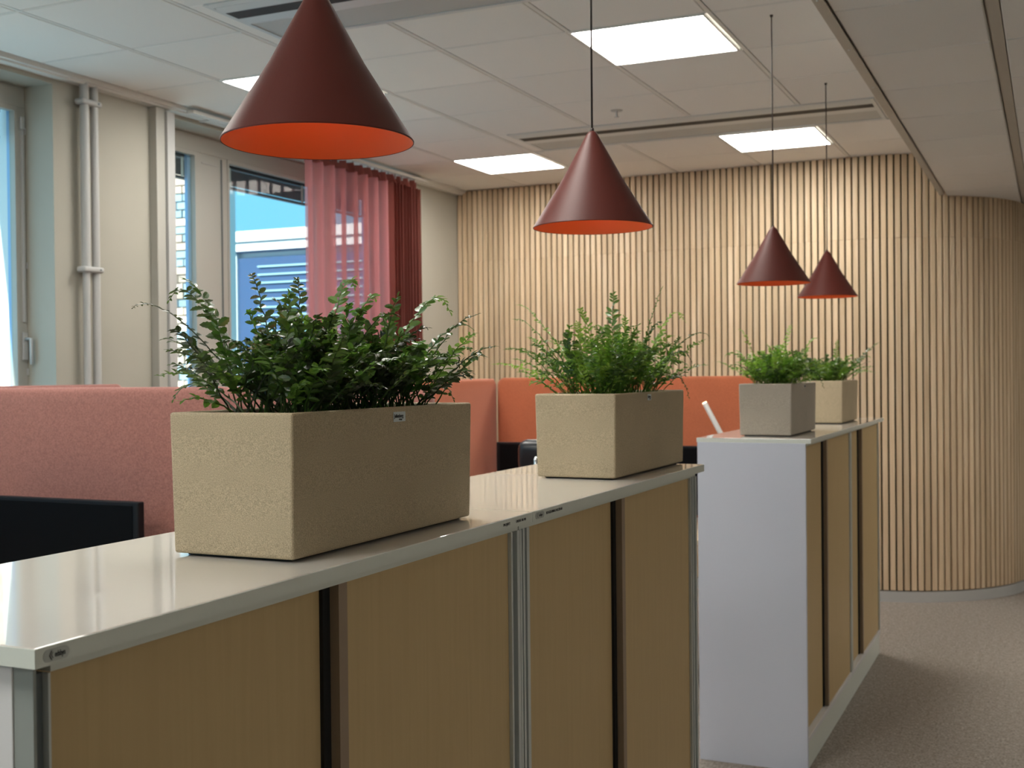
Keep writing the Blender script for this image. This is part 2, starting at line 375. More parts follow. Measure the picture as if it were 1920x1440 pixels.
# lower ceiling over the aisle
low = struct(B().box(XS, 4.0, -4.2, 12.2, ZS+.02, ZS+.06).build('ceiling', 'soffitgrid'), 'lower suspended ceiling over the aisle')
struct(B().box(XS-.012, XS, -4.2, 8.26, ZS-.002, ZC+.02).build('trim_2', 'soffitgrid'), 'upstand where the ceiling steps down')
ts = struct(B().box(XS-.012, XS+.022, -4.2, 8.20, ZS-.006, ZS-.002).build('trim_3', 'soffitgrid'), 'painted edge profile of the lower ceiling')
for k in range(9):
    B().lathe((XS+.004, 3.72+k*.62, ZS-.0085), [(.0, 0), (.004, 0), (.005, .0025)], 8).build('screw', 'steel', ts)
U_full = tile_mesh('ceiling_tile', .6-.044, .587, 'tile'); U_first = tile_mesh('ceiling_tile', .436, .587, 'tile')
SY0 = 3.283-12*.597; slights = {(2, 18), (5, 8), (5, 18)}  # unseen panels added to brighten the aisle, doors and slat curve
for r in range(0, 26):
    y = SY0+(r+.5)*.597
    if y > 12 or y < -4: continue
    link_copy(U_first, low, (XS+.024+.22, y, ZS))
    for c in range(7):
        if (c, r) in slights: continue
        link_copy(U_full, low, (-.165+.3+c*.6, y, ZS))
for c in range(8):
    x = -.165+c*.6
    B().box(x-.019, x+.019, -4.2, 12, ZS+.001, ZS+.018).build('grid_profile', 'soffitgrid', low)
for o in (T_full, T_first, T_last, U_full, U_first): bpy.data.objects.remove(o)

# lit ceiling panels
LL = {(1, 2): 'square lit ceiling panel half hidden behind the nearest brown cone pendant', (4, 2): 'largest square lit ceiling panel, behind the thin cord of the second cone pendant',
      (1, 6): 'square lit ceiling panel near the corner above the pink curtain', (4, 6): 'square lit ceiling panel between the air beam and the slatted wall',
      (1, -2): 'lit ceiling panel beside the windows, outside the view', (4, -2): 'lit ceiling panel above the aisle edge, outside the view', (1, -6): 'lit ceiling panel by the windows near the back wall, outside the view', (4, -6): 'lit ceiling panel behind the viewpoint, outside the view',
      (1, -10): 'lit ceiling panel at the corner of windows and back wall, outside the view', (4, -10): 'lit ceiling panel near mid back wall, outside the view'}
def light_panel(cx, cy, z, w_, l_, label):
    t = thing('ceiling_light', label, 'ceiling light', (cx, cy, z), 'square light panels in the ceilings')
    f_ = B(); e = .012
    for x0, x1, y0, y1 in ((-w_/2, w_/2, -l_/2, -l_/2+e), (-w_/2, w_/2, l_/2-e, l_/2), (-w_/2, -w_/2+e, -l_/2+e, l_/2-e), (w_/2-e, w_/2, -l_/2+e, l_/2-e)):
        f_.box(cx+x0, cx+x1, cy+y0, cy+y1, z-.003, z+.014)
    f_.build('frame', 'panelf', t)
    B().box(cx-w_/2+e, cx+w_/2-e, cy-l_/2+e, cy+l_/2-e, z, z+.012).build('diffuser', 'panel', t)
for c, r in sorted(lights): light_panel(TX0+(c+.5)*.6-.012, TY0+(r+.5)*TP, ZC, .585, .592, LL[(c, r)])
for k, (c, r) in enumerate(sorted(slights)):
    light_panel(-.165+.3+c*.6, SY0+(r+.5)*.597, ZS, .558, .59, ['lit panel in the lower ceiling beside the slatted curve, outside the view', 'lit panel in the lower ceiling toward the right wall, outside the view', 'lit panel in the lower ceiling at the far right, outside the view'][k])

# air beams let into the ceiling
def air_beam(y0, y1, label):
    t = thing('air_beam', label, 'ventilation', (-1.9, (y0+y1)/2, ZC), 'long air supply beams in the ceiling')
    L_ = y1-y0; Y = lambda u: y0+u*L_; x0, x1 = BX0+.02, BX1-.02
    B().prism([(Y(0), ZC+.016), (Y(0), ZC-.004), (Y(.05), ZC-.010), (Y(.09), ZC-.004), (Y(.18), ZC-.009), (Y(.21), ZC-.0065), (Y(.21), ZC+.016)], 'x', x0, x1).build('supply_lip', 'beamw', t)
    B().box(x0, x1, Y(.21), Y(.375), ZC-.0055, ZC+.016).build('slot', 'beamd', t)
    B().prism([(Y(.375), ZC+.016), (Y(.375), ZC-.006), (Y(.50), ZC-.008), (Y(.55), ZC-.003), (Y(.55), ZC+.016)], 'x', x0, x1).build('guide_vane', 'beamw', t)
    B().box(x0, x1, Y(.55), Y(.94), ZC-.002, ZC+.014).build('grille', 'grille', t)
    fr = B()
    fr.prism([(Y(.94), ZC+.016), (Y(.94), ZC-.006), (Y(1), ZC-.004), (Y(1), ZC+.016)], 'x', BX0, BX1)
    fr.box(BX0, x0, Y(0), Y(.94), ZC-.006, ZC+.016); fr.box(x1, BX1, Y(0), Y(.94), ZC-.006, ZC+.016)
    fr.build('frame', 'beamw', t)
air_beam(3.655, 4.165, 'ceiling air beam with ribbed grille, behind the nearest cone pendant')
air_beam(6.43, 7.0, 'ceiling air beam crossing behind the second pendant, nearest the slatted wall')
# sprinkler
t = thing('sprinkler', 'small white sprinkler head under the ceiling beside the second pendant cord', 'sprinkler', (-2.143, 6.108, ZC))
B().lathe((-2.143, 6.108, ZC-.004), [(.0, 0), (.030, 0), (.034, .004)], 20).build('plate', 'white', t, True)
B().tube([(-2.143, 6.108, ZC-.004), (-2.143, 6.108, ZC-.034)], .006, 8).lathe((-2.143, 6.108, ZC-.038), [(0, 0), (.014, 0), (.014, .003), (0, .003)], 12).build('nozzle', 'steel', t)

# ------------------------------------------------------------------ windows
def window(idx, y0, y1, posts, rim=.040):
    """white frame with posts given as (from, to) in Y; panes between; glass set back"""
    xf0, xf1 = -4.444, -4.40; zb, zt = ZO0, ZO1
    root = struct(B().box(xf0, xf1, y0, y1, zt-.098, zt).box(xf0, xf1, y0, y1, zb, zb+.09).build('window_%d' % idx, 'frame', bevel=.004), 'off-white window frame')
    edges = [(y0, y0+.05)]+posts+[(y1-.05, y1)]
    for a, c in edges: B().box(xf0, xf1, a, c, zb+.09, zt-.098).build('post', 'frame', root, bevel=.004)
    g0 = None
    for i in range(len(edges)-1):
        a, c = edges[i][1], edges[i+1][0]
        sa = B()
        # casement rim inside the frame, slim aluminium outer rim behind it
        for q in ((a, a+.016, zb+.09, zt-.098), (c-.016, c, zb+.09, zt-.098)): sa.box(-4.430, -4.396, q[0], q[1], q[2], q[3])
        sa.box(-4.430, -4.396, a+.016, c-.016, zt-.12, zt-.098).box(-4.430, -4.396, a+.016, c-.016, zb+.09, zb+.112)
        sa.build('casement', 'frame', root)
        al = B().box(-4.452, -4.431, c-rim, c, zb+.09, zt-.098).box(-4.452, -4.431, a, a+.02, zb+.09, zt-.098)
        al.build('outer_rim', 'alu', root)
        B().box(-4.424, -4.420, a+.0155, c-.0155, zb+.10, zt-.11).build('pane', 'glass', root)
    B().box(-4.395, XW+.03, y0+.005, y1-.005, zb+.002, zb+.02).build('sill', 'white', root, bevel=.004)
    return root
w1 = window(1, 2.9, 4.155, [], .012)
B().box(-4.515, -4.447, 4.100, 4.25, ZO0, ZO1).build('outer_reveal', 'render', w1)
w2 = window(2, 4.93, 7.32, [(5.385, 5.66), (6.60, 6.74)])
w3 = window(3, -.3, 2.0, [(.8, .95)]); w4 = window(4, -3.2, -.9, [(-2.1, -1.95)])
# seam and vent of the wide post, hinge/handle of the first window
B().box(-4.3995, -4.392, 5.60, 5.606, ZO0+.1, ZO1-.11).build('post_seam', 'groove', w2)
B().box(-4.3995, -4.396, 5.43, 5.56, ZO1-.155, ZO1-.150).build('vent_slot', 'white', w2)
hd = B().box(-4.40, -4.388, 4.118, 4.146, 1.62, 1.75).build('handle_plate', 'white', w1, bevel=.003)
B().tube([(-4.388, 4.132, 1.72), (-4.355, 4.132, 1.72), (-4.352, 4.132, 1.60)], .009, 10).build('handle', 'white', w1, True)
B().box(-4.40, -4.385, 4.118, 4.142, 2.70, 2.76).build('latch', 'white', w1, bevel=.004)
B().box(-4.40, -4.388, 4.125, 4.135, 1.80, 2.70).build('locking_rod', 'white', w1)
for z in (1.55, 2.05, 2.68): B().box(-4.40, -4.39, 4.145, 4.152, z, z+.03).build('hinge', 'steel', w1)
# raised venetian blinds behind the glass
def blind(y0, y1, label):
    zt = ZO1-.10; t = thing('venetian_blind', label, 'blind', (-4.475, (y0+y1)/2, zt-.15), None)
    B().box(-4.495, -4.455, y0, y1, zt-.028, zt-.002).build('headrail', 'blind', t)
    s0 = B().box(-4.492, -4.458, y0+.004, y1-.004, zt-.0415, zt-.0385).build('slat', 'blind', t, local=(-4.475, (y0+y1)/2, zt-.04))
    for k in range(1, 9): link_copy(s0, t, (-4.475+R.uniform(-.001, .001), (y0+y1)/2, zt-.04-.0105*k))
    B().box(-4.494, -4.456, y0+.002, y1-.002, zt-.150, zt-.138).build('bottom_rail', 'blind', t)
    for y in ((y0+.07, y1-.07) if y1-y0 > .2 else ((y0+y1)/2,)):
        B().box(-4.4565, -4.4545, y-.010, y+.010, zt-.142, zt-.028).build('ladder_tape', 'blindtape', t)
blind(2.975, 4.06, 'raised dark venetian blind at the top of the window at the left edge')
blind(5.005, 5.40, 'short raised dark venetian blind in the narrow window pane')
blind(5.685, 6.575, 'raised dark venetian blind in the pane left of the pink curtain')
blind(6.765, 7.245, 'raised dark venetian blind behind the pink curtain')

# cable duct and riser pipes
t = thing('cable_duct', 'light grey vertical cable duct beside the narrow window', 'duct', (-4.2, 4.86, 0))
B().box(XW+.001, -4.175, 4.80, 4.865, 0, ZC-.03).build('body', 'frame', t, bevel=.003)
B().box(XW+.001, -4.160, 4.867, 4.925, 0, ZC-.045).build('cover', 'white', t, bevel=.003)
t = thing('riser_pipes', 'pair of white vertical heating pipes clipped to the window wall', 'pipes', (-4.18, 4.34, 0))
B().tube([(-4.185, 4.312, 0), (-4.185, 4.312, H+.50)], .017, 16).tube([(-4.185, 4.312, H+.50), (-4.185, 4.312, ZC-.02)], .0215, 16).build('pipe', 'white', t, 'auto')
B().tube([(-4.185, 4.376, 0), (-4.185, 4.376, ZC-.02)], .019, 16).build('pipe', 'white', t, 'auto')
for z in (H+1.31, H+.515, H-.45):
    c = B().box(-4.212, -4.155, 4.272, 4.404, z-.014, z+.014).build('clamp', 'white', t, bevel=.011, seg=3)
    B().tube([(-4.156, 4.376, z), (-4.152, 4.376, z)], .005, 8).build('clamp_screw', 'groove', c)

# ------------------------------------------------------------------ curtain
t = thing('curtain', 'dusty pink floor-length curtain drawn to the right of the window', 'curtain', (-4.12, 6.7, 0))
def cloth(name, y0, y1, folds, amp, m, z1, z0=.03, sharp=1.0, ph=0, thick=0):
    n = int(folds*14); nz = 18; v = []; f = []
    rnd = random.Random(5+int(folds)); jit = [rnd.uniform(-.3, .3) for _ in range(int(folds)+3)]
    for k in range(nz+1):
        z = z0+(z1-z0)*k/nz; low_ = 1-k/nz
        for i in range(n+1):
            u = i/n; fo = u*folds; j = jit[int(fo)]*(1-abs(2*(fo % 1)-1))
            a = 2*PI*(fo+ph+j*.35); s_ = math.sin(a); s_ = math.copysign(abs(s_)**sharp, s_)
            y = y0+(y1-y0)*u+.012*math.cos(a*1.0)*(.6+.4*low_)+low_*.01*math.sin(a*.37+3)
            x = -4.115+amp*s_*(.75+.35*low_)+.006*low_*math.sin(a*.5)
            v.append((x, y, z))
    for k in range(nz):
        for i in range(n):
            a = k*(n+1)+i; f.append((a, a+1, a+n+2, a+n+1))
    o = B().add(v, f).build(name, m, t, True); return o
cloth('sheer_panel', 6.03, 7.06, 8, .045, 'curtain', ZO1-.055)
cloth('gathered_panel', 7.04, 7.42, 9, .052, 'curtaind', ZO1-.055, ph=.2)
cloth('heading_tape', 6.03, 7.42, 14, .040, 'curtaind', ZO1-.002, ZO1-.062)
t = thing('curtain_rail', 'white curtain rail at the ceiling above the pink curtain', 'curtain rail', (-4.12, 6.3, ZC))
B().box(-4.138, -4.092, 4.99, 7.55, ZO1+.014, ZO1+.032).build('rail', 'grid', t, bevel=.002)
for y in (5.2, 6.3, 7.4): B().box(-4.22, -4.138, y-.012, y+.012, ZO1+.016, ZO1+.028).build('bracket', 'grid', t)
for k in range(16): B().box(-4.120, -4.110, 6.05+k*.09-.004, 6.05+k*.09+.004, ZO1-.02, ZO1+.012).build('glider', 'white', t)

# ------------------------------------------------------------------ outside
struct(B().box(-80, -4.62, -30, 60, -4.2, -4.0).build('outside_ground', 'ground'))
bw = thing('brick_wall', 'sunlit pale brick wall seen through the narrow window pane', 'wall', (-9, 8.8, -4))
B().box(-14.5, -7.06, 8.79, 9.2, -4, 4.4).build('backing', 'mortar', bw)
CH = .075; br = [B().box(-.1185, .1185, -.055, .055, -.0315, .0315).build('brick', m, None, bevel=.003, seg=1) for m in ('brick', 'brickb')]
hb = [B().box(-.0535, .0535, -.055, .055, -.0315, .0315).build('brick', m, None, bevel=.003, seg=1) for m in ('brick', 'brickb')]
stuff = B(); cnt = 0
for k in range(int((4.4+.6)/CH)):
    z = -.6+k*CH; x = -7.06-.125*.5*(k % 3); i = 0
    while x > -14.3:
        head = R.random() < .3 if k % 2 else R.random() < .5
        wd = .12 if head else .25; cx = x-wd/2; vis = -7.95 < cx and 1.45 < z < 4.3
        if vis and cnt < 295:
            pr = (hb if head else br)[0 if R.random() < .55 else 1]
            link_copy(pr, bw, (cx, 8.79+R.uniform(-.004, .004), z+.0375)); cnt += 1
        else: stuff.box(cx-wd/2+.006, cx+wd/2-.006, 8.735, 8.80, z+.006, z+.069)
        x -= wd; i += 1
for o in br+hb: bpy.data.objects.remove(o)
so_ = stuff.build('bricks', 'brick', bw); so_['kind'] = 'stuff'
fb = thing('building', 'white-banded building across the courtyard, seen in the wide pane', 'building', (-12, 16, -4))
B().box(-18, -8.8, 16.3, 20, -4, H+2.05).build('wall', 'render', fb)
for za, zb_ in ((2.22, 2.385), (2.07, 2.205)): B().box(-18.2, -8.9, 16.0 if za > 2.2 else 16.08, 16.32, H+za, H+zb_).build('fascia', 'render', fb)
B().box(-18, -8.9, 16.12, 16.3, H+2.05, H+2.25).build('fascia_shadow_gap', 'dglass', fb)
B().box(-12.45, -9.0, 16.25, 16.299, H-2.5, H+1.97).build('window', 'dglass', fb)
B().box(-12.6, -12.42, 16.2, 16.299, H-2.6, H+2.05).build('window_frame', 'render', fb)
for k in range(9): B().box(-12.0, -9.3, 16.20, 16.24, H+1.80-.135*k, H+1.825-.135*k).build('louvre', 'louvre', fb)  # pale bars painting light fixtures reflected in the window glass
fb = thing('building', 'brick building glimpsed through the sheer pink curtain', 'building', (-8, 15, -4))
B().box(-8.7, -5.0, 15.2, 18, -4, H+2.75).build('wall', 'brick', fb)
B().box(-8.75, -4.9, 15.1, 18.1, H+2.75, H+2.9).build('coping', 'render', fb)
for x in (-7.2, -5.9):
    f_ = B().box(x-.35, x+.35, 15.16, 15.199, H-.2, H+1.3).build('window', 'render', fb); B().box(x-.3, x+.3, 15.14, 15.159, H-.15, H+1.25).build('pane', 'dglass', f_)

# ------------------------------------------------------------------ cabinets
def worktop(x0, x1, y0, y1, label, th=.020):
    t = thing('worktop', label, 'worktop', ((x0+x1)/2, (y0+y1)/2, ZT-th), 'white worktops on the cabinet rows')
    B().box(x0+.0015, x1-.0015, y0+.0015, y1-.0015, ZT-th, ZT).build('panel', 'top', t, bevel=.0012)
    B().box(x1-.0015, x1, y0, y1, ZT-th, ZT-.0008).box(x0, x0+.0015, y0, y1, ZT-th, ZT-.0008).box(x0+.0015, x1-.0015, y0, y0+.0015, ZT-th, ZT-.0008).box(x0+.0015, x1-.0015, y1-.0015, y1, ZT-th, ZT-.0008).build('edge_band', 'topedge', t)
    return t
XF = -.897
wa = worktop(-1.357, XF, .850, 2.0555, 'nearest white glossy worktop with the maker badge on its corner edge')
wb = worktop(-1.357, XF, 2.0565, 3.272, 'white glossy worktop under the second planter, before the gap')
wc = worktop(-1.284, -.838, 4.575, 5.69, 'white worktop under the third planter on the far cabinet row', .017)
wd_ = worktop(-1.284, -.838, 5.691, 6.70, 'farthest white worktop, under the smallest-looking planter', .017)
ZB = ZT-.020
def cabinet(y0, y1, xf, xb, doors, posts, label, endcap=None, far_end=False, th=.020, plinth=True):
    """doors: (from, to, set-back, label)"""
    zb = .13; zt = ZT-th; t = thing('cabinet', label, 'cabinet', ((xf+xb)/2, (y0+y1)/2, 0), 'sliding door cabinets')
    B().box(xb, xb+.016, y0, y1, .03, zt-.001).build('back_panel', 'cabend', t)
    B().box(xb+.016, xf-.046, y0, y0+.018, .03, zt-.001).build('side_panel', 'cabend', t)
    B().box(xb+.016, xf-.046, y1-.018, y1, .03, zt-.001).build('side_panel', 'cabend', t)
    B().box(xb+.016, xf-.046, y0+.018, y1-.018, zb-.03, zb).build('bottom_panel', 'cabw', t)
    B().box(xb+.016, xf-.046, y0+.018, y1-.018, zt-.02, zt-.001).build('top_panel', 'cabw', t)
    B().box(xb+.016, xf-.06, y0+.018, y1-.018, .70, .72).build('shelf', 'cabw', t)
    B().box(xf-.034, xf-.004, y0, y1, 0, zb-.022).build('plinth', 'topedge', t, bevel=.002)
    B().box(xf-.045, xf, y0+.002, y1-.002, zb-.022, zb-.002).build('track', 'cabw', t, bevel=.001)
    B().box(xf-.045, xf-.003, y0+.002, y1-.002, zt-.012, zt-.001).build('track', 'topedge', t)
    for a, c, s_ in posts:
        n_ = max(1, round((c-a)/.03))
        # aluminium profile: flanges with a recessed groove between
        if c-a < .02:      # slim corner profile: recessed groove and one thin flange
            B().box(xf-.044, xf-.008, a, c, zb, zt-.012).build('post', 'groove', t)
            B().box(xf-.008, xf, c-.003, c, zb, zt-.012).build('flange', 'post', t); continue
        o = B().box(xf-.044, xf-.012, a, c, zb, zt-.012)
        o.box(xf-.012, xf, a, a+.007, zb, zt-.012).box(xf-.012, xf, c-.012, c, zb, zt-.012)
        if c-a > .04: o.box(xf-.012, xf-.002, (a+c)/2-.004, (a+c)/2+.004, zb, zt-.012)
        p = o.build('post', 'post', t)
        B().box(xf-.0119, xf-.0112, a+.007, c-.012, zb, zt-.012).build('groove', 'groove', p)
    for a, c, dx, lit in doors:
        o = B().box(xf-dx-.014, xf-dx, a, c, zb, zt-.012).build('door', 'door', t, bevel=.001, local=(xf-dx, a, 0))
        if lit:
            B().box(xf-dx-.014, xf-dx+.003, a-.022, a, zb, zt-.012).build('edge_profile', 'edge', o)
            B().box(xf-dx-.03, xf-dx-.012, a-.040, a-.022, zb, zt-.012).build('shadow_gap', 'gap', o)
    return t
DX = .006
# near row
ca = cabinet(.885, 2.030, -.912, -1.350, [(.8845, 1.41, .024, False), (1.436, 1.990, DX, True)], [(.868, .884, 0), (1.991, 2.030, 0)], 'nearest cabinet with pale wood sliding doors at the left foreground')
B().box(-1.350, -.9405, .862, .8675, .03, ZB-.004).build('end_panel', 'cabw', ca, bevel=.001)
B().box(-.940, -.914, .8635, .8675, .03, ZB-.001).build('corner_profile', 'profile', ca)
cb = cabinet(2.031, 3.245, -.912, -1.350, [(2.078, 2.60, .024, False), (2.640, 3.182, DX, True)], [(2.032, 2.075, 0), (3.184, 3.245, 0)], 'wood-fronted cabinet under the second planter, between two grey posts')
# far row, forward of the near one
cc = cabinet(4.587, 5.682, -.858, -1.280, [(4.588, 5.035, .024, False), (5.075, 5.655, DX, True)], [(5.657, 5.682, 0)], 'cabinet behind the gap with a broad white end panel and wood doors', th=.017)
B().box(-1.280, -.858, 4.570, 4.5865, 0, ZT-.0175).build('end_panel', 'cabend', cc, bevel=.001, local=(-1.1, 4.6, .6))
cd = cabinet(5.683, 6.66, -.858, -1.280, [(5.71, 6.045, .024, False), (6.072, 6.628, DX, True)], [(5.684, 5.708, 0), (6.63, 6.66, 0)], 'farthest wood-fronted cabinet, ending before the slatted wall', th=.017)

# badges and lettering on the worktop edge
def pill(y0, y1, z0, z1, x, m, par, name='badge'):
    r = (z1-z0)/2; zc = (z0+z1)/2; poly = []
    for k in range(9): a = -PI/2+PI*k/8; poly.append((y1-r+r*math.cos(a), zc+r*math.sin(a)))
    for k in range(9): a = PI/2+PI*k/8; poly.append((y0+r+r*math.cos(a), zc+r*math.sin(a)))
    return B().prism(poly, 'x', x, x+.0008).build(name, m, par)
RY, UZ = (0, 1, 0), (0, 0, 1)
pill(.860, .894, ZT-.0165, ZT-.004, XF, 'stickerg', wa)
text('edsbyn', .0082, (XF+.001, .8745, ZT-.0125), RY, UZ, 'ink', wa, squash=.60, bold=.0001)
for s_, w_ in ((0, .0009), (.0026, .0006)):
    b = B()
    for q in (1, -1): b.add([(XF+.0013, 0.8667+s_, ZT-.0102), (XF+.0013, 0.8667+s_+w_*1.6, ZT-.0102), (XF+.0013, 0.8695+s_*.8+w_*1.6, ZT-.0102+q*.0046*(1-s_*120)), (XF+.0013, 0.8695+s_*.8, ZT-.0102+q*.0046*(1-s_*120))], [(0,1,2,3)])
    b.build('emblem', 'ink', wa)
text('PROJEKT', .0070, (XF+.0004, 1.925, ZT-.0125), RY, UZ, 'ink', wa, squash=1.08)
text('ORDER NR-MB', .0070, (XF+.0004, 1.981, ZT-.0122), RY, UZ, 'ink', wa, squash=.95)
pill(2.070, 2.112, ZT-.0165, ZT-.004, XF, 'stickerg', wb)
text('edsbyn', .0078, (XF+.001, 2.086, ZT-.0125), RY, UZ, 'ink', wb, squash=.75)
b = B()
for q in (1, -1): b.add([(XF+.0013, 2.0765, ZT-.0102), (XF+.0013, 2.078, ZT-.0102), (XF+.0013, 2.082, ZT-.0102+q*.0045), (XF+.0013, 2.0805, ZT-.0102+q*.0045)], [(0,1,2,3)])
b.build('emblem', 'ink', wb)
text('BELAGSLAMINAT NO.23M-40', .0074, (XF+.0004, 2.123, ZT-.0122), RY, UZ, 'ink', wb, squash=.86)

# ------------------------------------------------------------------ planters
def planter(xf, xb, y0, y1, label, m, lab=None):
    h = .210; t = thing('planter', label, 'planter', ((xf+xb)/2, (y0+y1)/2, ZT), 'rectangular stone planters on the cabinets')
    tp = .0035; wl = .012; z0, z1 = ZT+.004, ZT+h
    def ring(i, z, e=0): return [(xb+i-e, y0+i-e, z), (xf-i+e, y0+i-e, z), (xf-i+e, y1-i+e, z), (xb+i-e, y1-i+e, z)]
    v = ring(tp, z0)+ring(0, z1)+ring(wl, z1)+ring(wl, z1-.05)
    f = [(0,1,2,3)]
    for k in (0, 4, 8): f += [(k+i, k+(i+1) % 4, k+4+(i+1) % 4, k+4+i) for i in range(4)]
    o = B().add(v, f).build('body', m, t, bevel=.0045, seg=3, local=((xf+xb)/2, (y0+y1)/2, ZT))
    B().box(xb+.018, xf-.018, y0+.018, y1-.018, ZT+.0005, ZT+.0042).build('foot_pad', 'black', t)
    n = 10; v = []; f = []
    for i in range(n+1):
        for j in range(n+1):
            v.append((xb+wl+(xf-xb-2*wl)*i/n, y0+wl+(y1-y0-2*wl)*j/n, z1-.028+R.uniform(-.005, .005)))
    for i in range(n):
        for j in range(n): a = i*(n+1)+j; f.append((a, a+1, a+n+2, a+n+1))
    B().add(v, f).build('soil', 'soil', t, True)
    if lab:
        a, c, zz0, zz1 = lab
        s_ = B().box(xf+.0003, xf+.0010, a, c, zz0, zz1).build('label_sticker', 'sticker', t, bevel=.0003)
        text('Juliusberg', (zz1-zz0)*.52, (xf+.0014, a+.002, zz0+(zz1-zz0)*.42), RY, UZ, 'ink', s_, squash=(c-a)/.040*.93*(.016/(zz1-zz0)), bold=.00012)
        text('design', (zz1-zz0)*.26, (xf+.0014, a+(c-a)*.42, zz0+(zz1-zz0)*.16), RY, UZ, 'ink', s_)
    return t
P = [(-.960, -1.177, 1.372, 1.930), (-.962, -1.175, 2.715, 3.300), (-.940, -1.152, 4.730, 5.260), (-.928, -1.140, 5.905, 6.400)]
planter(*P[0], 'largest-looking beige stone planter, nearest, on the front worktop', 'stone', (1.648, 1.686, ZT+.186, ZT+.202))
planter(*P[1], 'beige stone planter second from the front, at the end of the near cabinets', 'stone', (2.962, 2.992, ZT+.188, ZT+.204))
planter(*P[2], 'greyish stone planter on the corner of the far cabinet row', 'stoneg', (4.99, 5.012, ZT+.190, ZT+.204))
planter(*P[3], 'farthest stone planter, partly hidden behind the grey one', 'stone')

# ------------------------------------------------------------------ ferns
def leaflet(b, p, dirv, nrm, L_, W_, curl, serr, rnd):
    side = dirv.cross(nrm).normalized(); nrm = side.cross(dirv).normalized()
    if serr: prof = [(.0, .10), (.18, .62), (.34, .98), (.42, .80), (.56, .98), (.64, .74), (.78, .72), (.84, .48), (1, 0)]
    else: prof = [(.0, .12), (.25, .85), (.5, 1), (.75, .68), (1, 0)]
    mid = []; lft = []; rgt = []
    for t_, w_ in prof:
        c = p+dirv*(L_*t_)-nrm*(curl*L_*t_*t_); e = side*(W_*.5*w_); dn = nrm*(W_*.16*w_)
        mid.append(c); lft.append(c+e+dn); rgt.append(c-e+dn)
    n = len(prof); v = mid+lft[:-1]+rgt[:-1]; f = []
    for i in range(n-1):
        l0 = n+i; r0 = 2*n-1+i
        if i < n-2: f += [(i, l0, l0+1, i+1), (i, i+1, r0+1, r0)]
        else: f += [(i, l0, n-1), (i, n-1, r0)]
    b.add(v, f)
def frond(plant, pts, nl, LL_, WW, serr, m, rnd, t0=.22, tipsize=.35, curl=.25, sm='stem', jitter=.25, up0=None):
    """pts: control points of the arching stalk; leaflets alternate along it"""
    pts = [Vector(p) for p in pts]; N_ = 16; path = []
    for i in range(N_+1):
        t_ = i/N_; q = pts[:]
        while len(q) > 1: q = [q[k].lerp(q[k+1], t_) for k in range(len(q)-1)]
        path.append(q[0]+Vector((rnd.gauss(0, .0012), rnd.gauss(0, .0012), rnd.gauss(0, .0008)))*(0 if i == 0 else 1))
    tw = rnd.uniform(-.35, .35)
    b = B(); b.tube(path, [.0013*(1-.75*i/N_)+.0003 for i in range(N_+1)], 3, False)
    for k in range(nl):
        u = t0+(1-t0)*(k+.5)/nl; x = u*N_; i = min(int(x), N_-1); p = path[i].lerp(path[i+1], x-i); tan = (path[i+1]-path[i]).normalized()
        side = tan.cross(Vector((0, 0, 1)))
        if side.length < .2: side = Vector((1, 0, 0))
        side.normalize(); nrm = side.cross(tan).normalized()
        side = (side*math.cos(tw)+nrm*math.sin(tw)).normalized(); nrm = side.cross(tan).normalized()
        s_ = 1 if k % 2 else -1
        sz = (1-(1-tipsize)*max(0, (u-.45)/.55)**1.3)*(.65+.35*min(1, (u-t0)/.15))*rnd.uniform(.8, 1.15)
        d_ = (side*s_*rnd.uniform(.8, 1.05)+tan*rnd.uniform(.35, .7)+Vector((rnd.gauss(0, jitter), rnd.gauss(0, jitter), rnd.gauss(0, jitter)))).normalized()
        nn = (nrm+Vector((rnd.gauss(0, jitter), rnd.gauss(0, jitter), rnd.gauss(0, jitter)))).normalized()
        leaflet(b, p, d_, nn, LL_*sz, WW*sz, rnd.uniform(-.05, curl), serr, rnd)
    tan = (path[-1]-path[-2]).normalized(); leaflet(b, path[-1], tan, Vector((0, 0, 1)) if abs(tan.z) < .9 else Vector((1, 0, 0)), LL_*tipsize*1.2, WW*tipsize, .1, serr, rnd)
    return b.build('frond', m, plant)
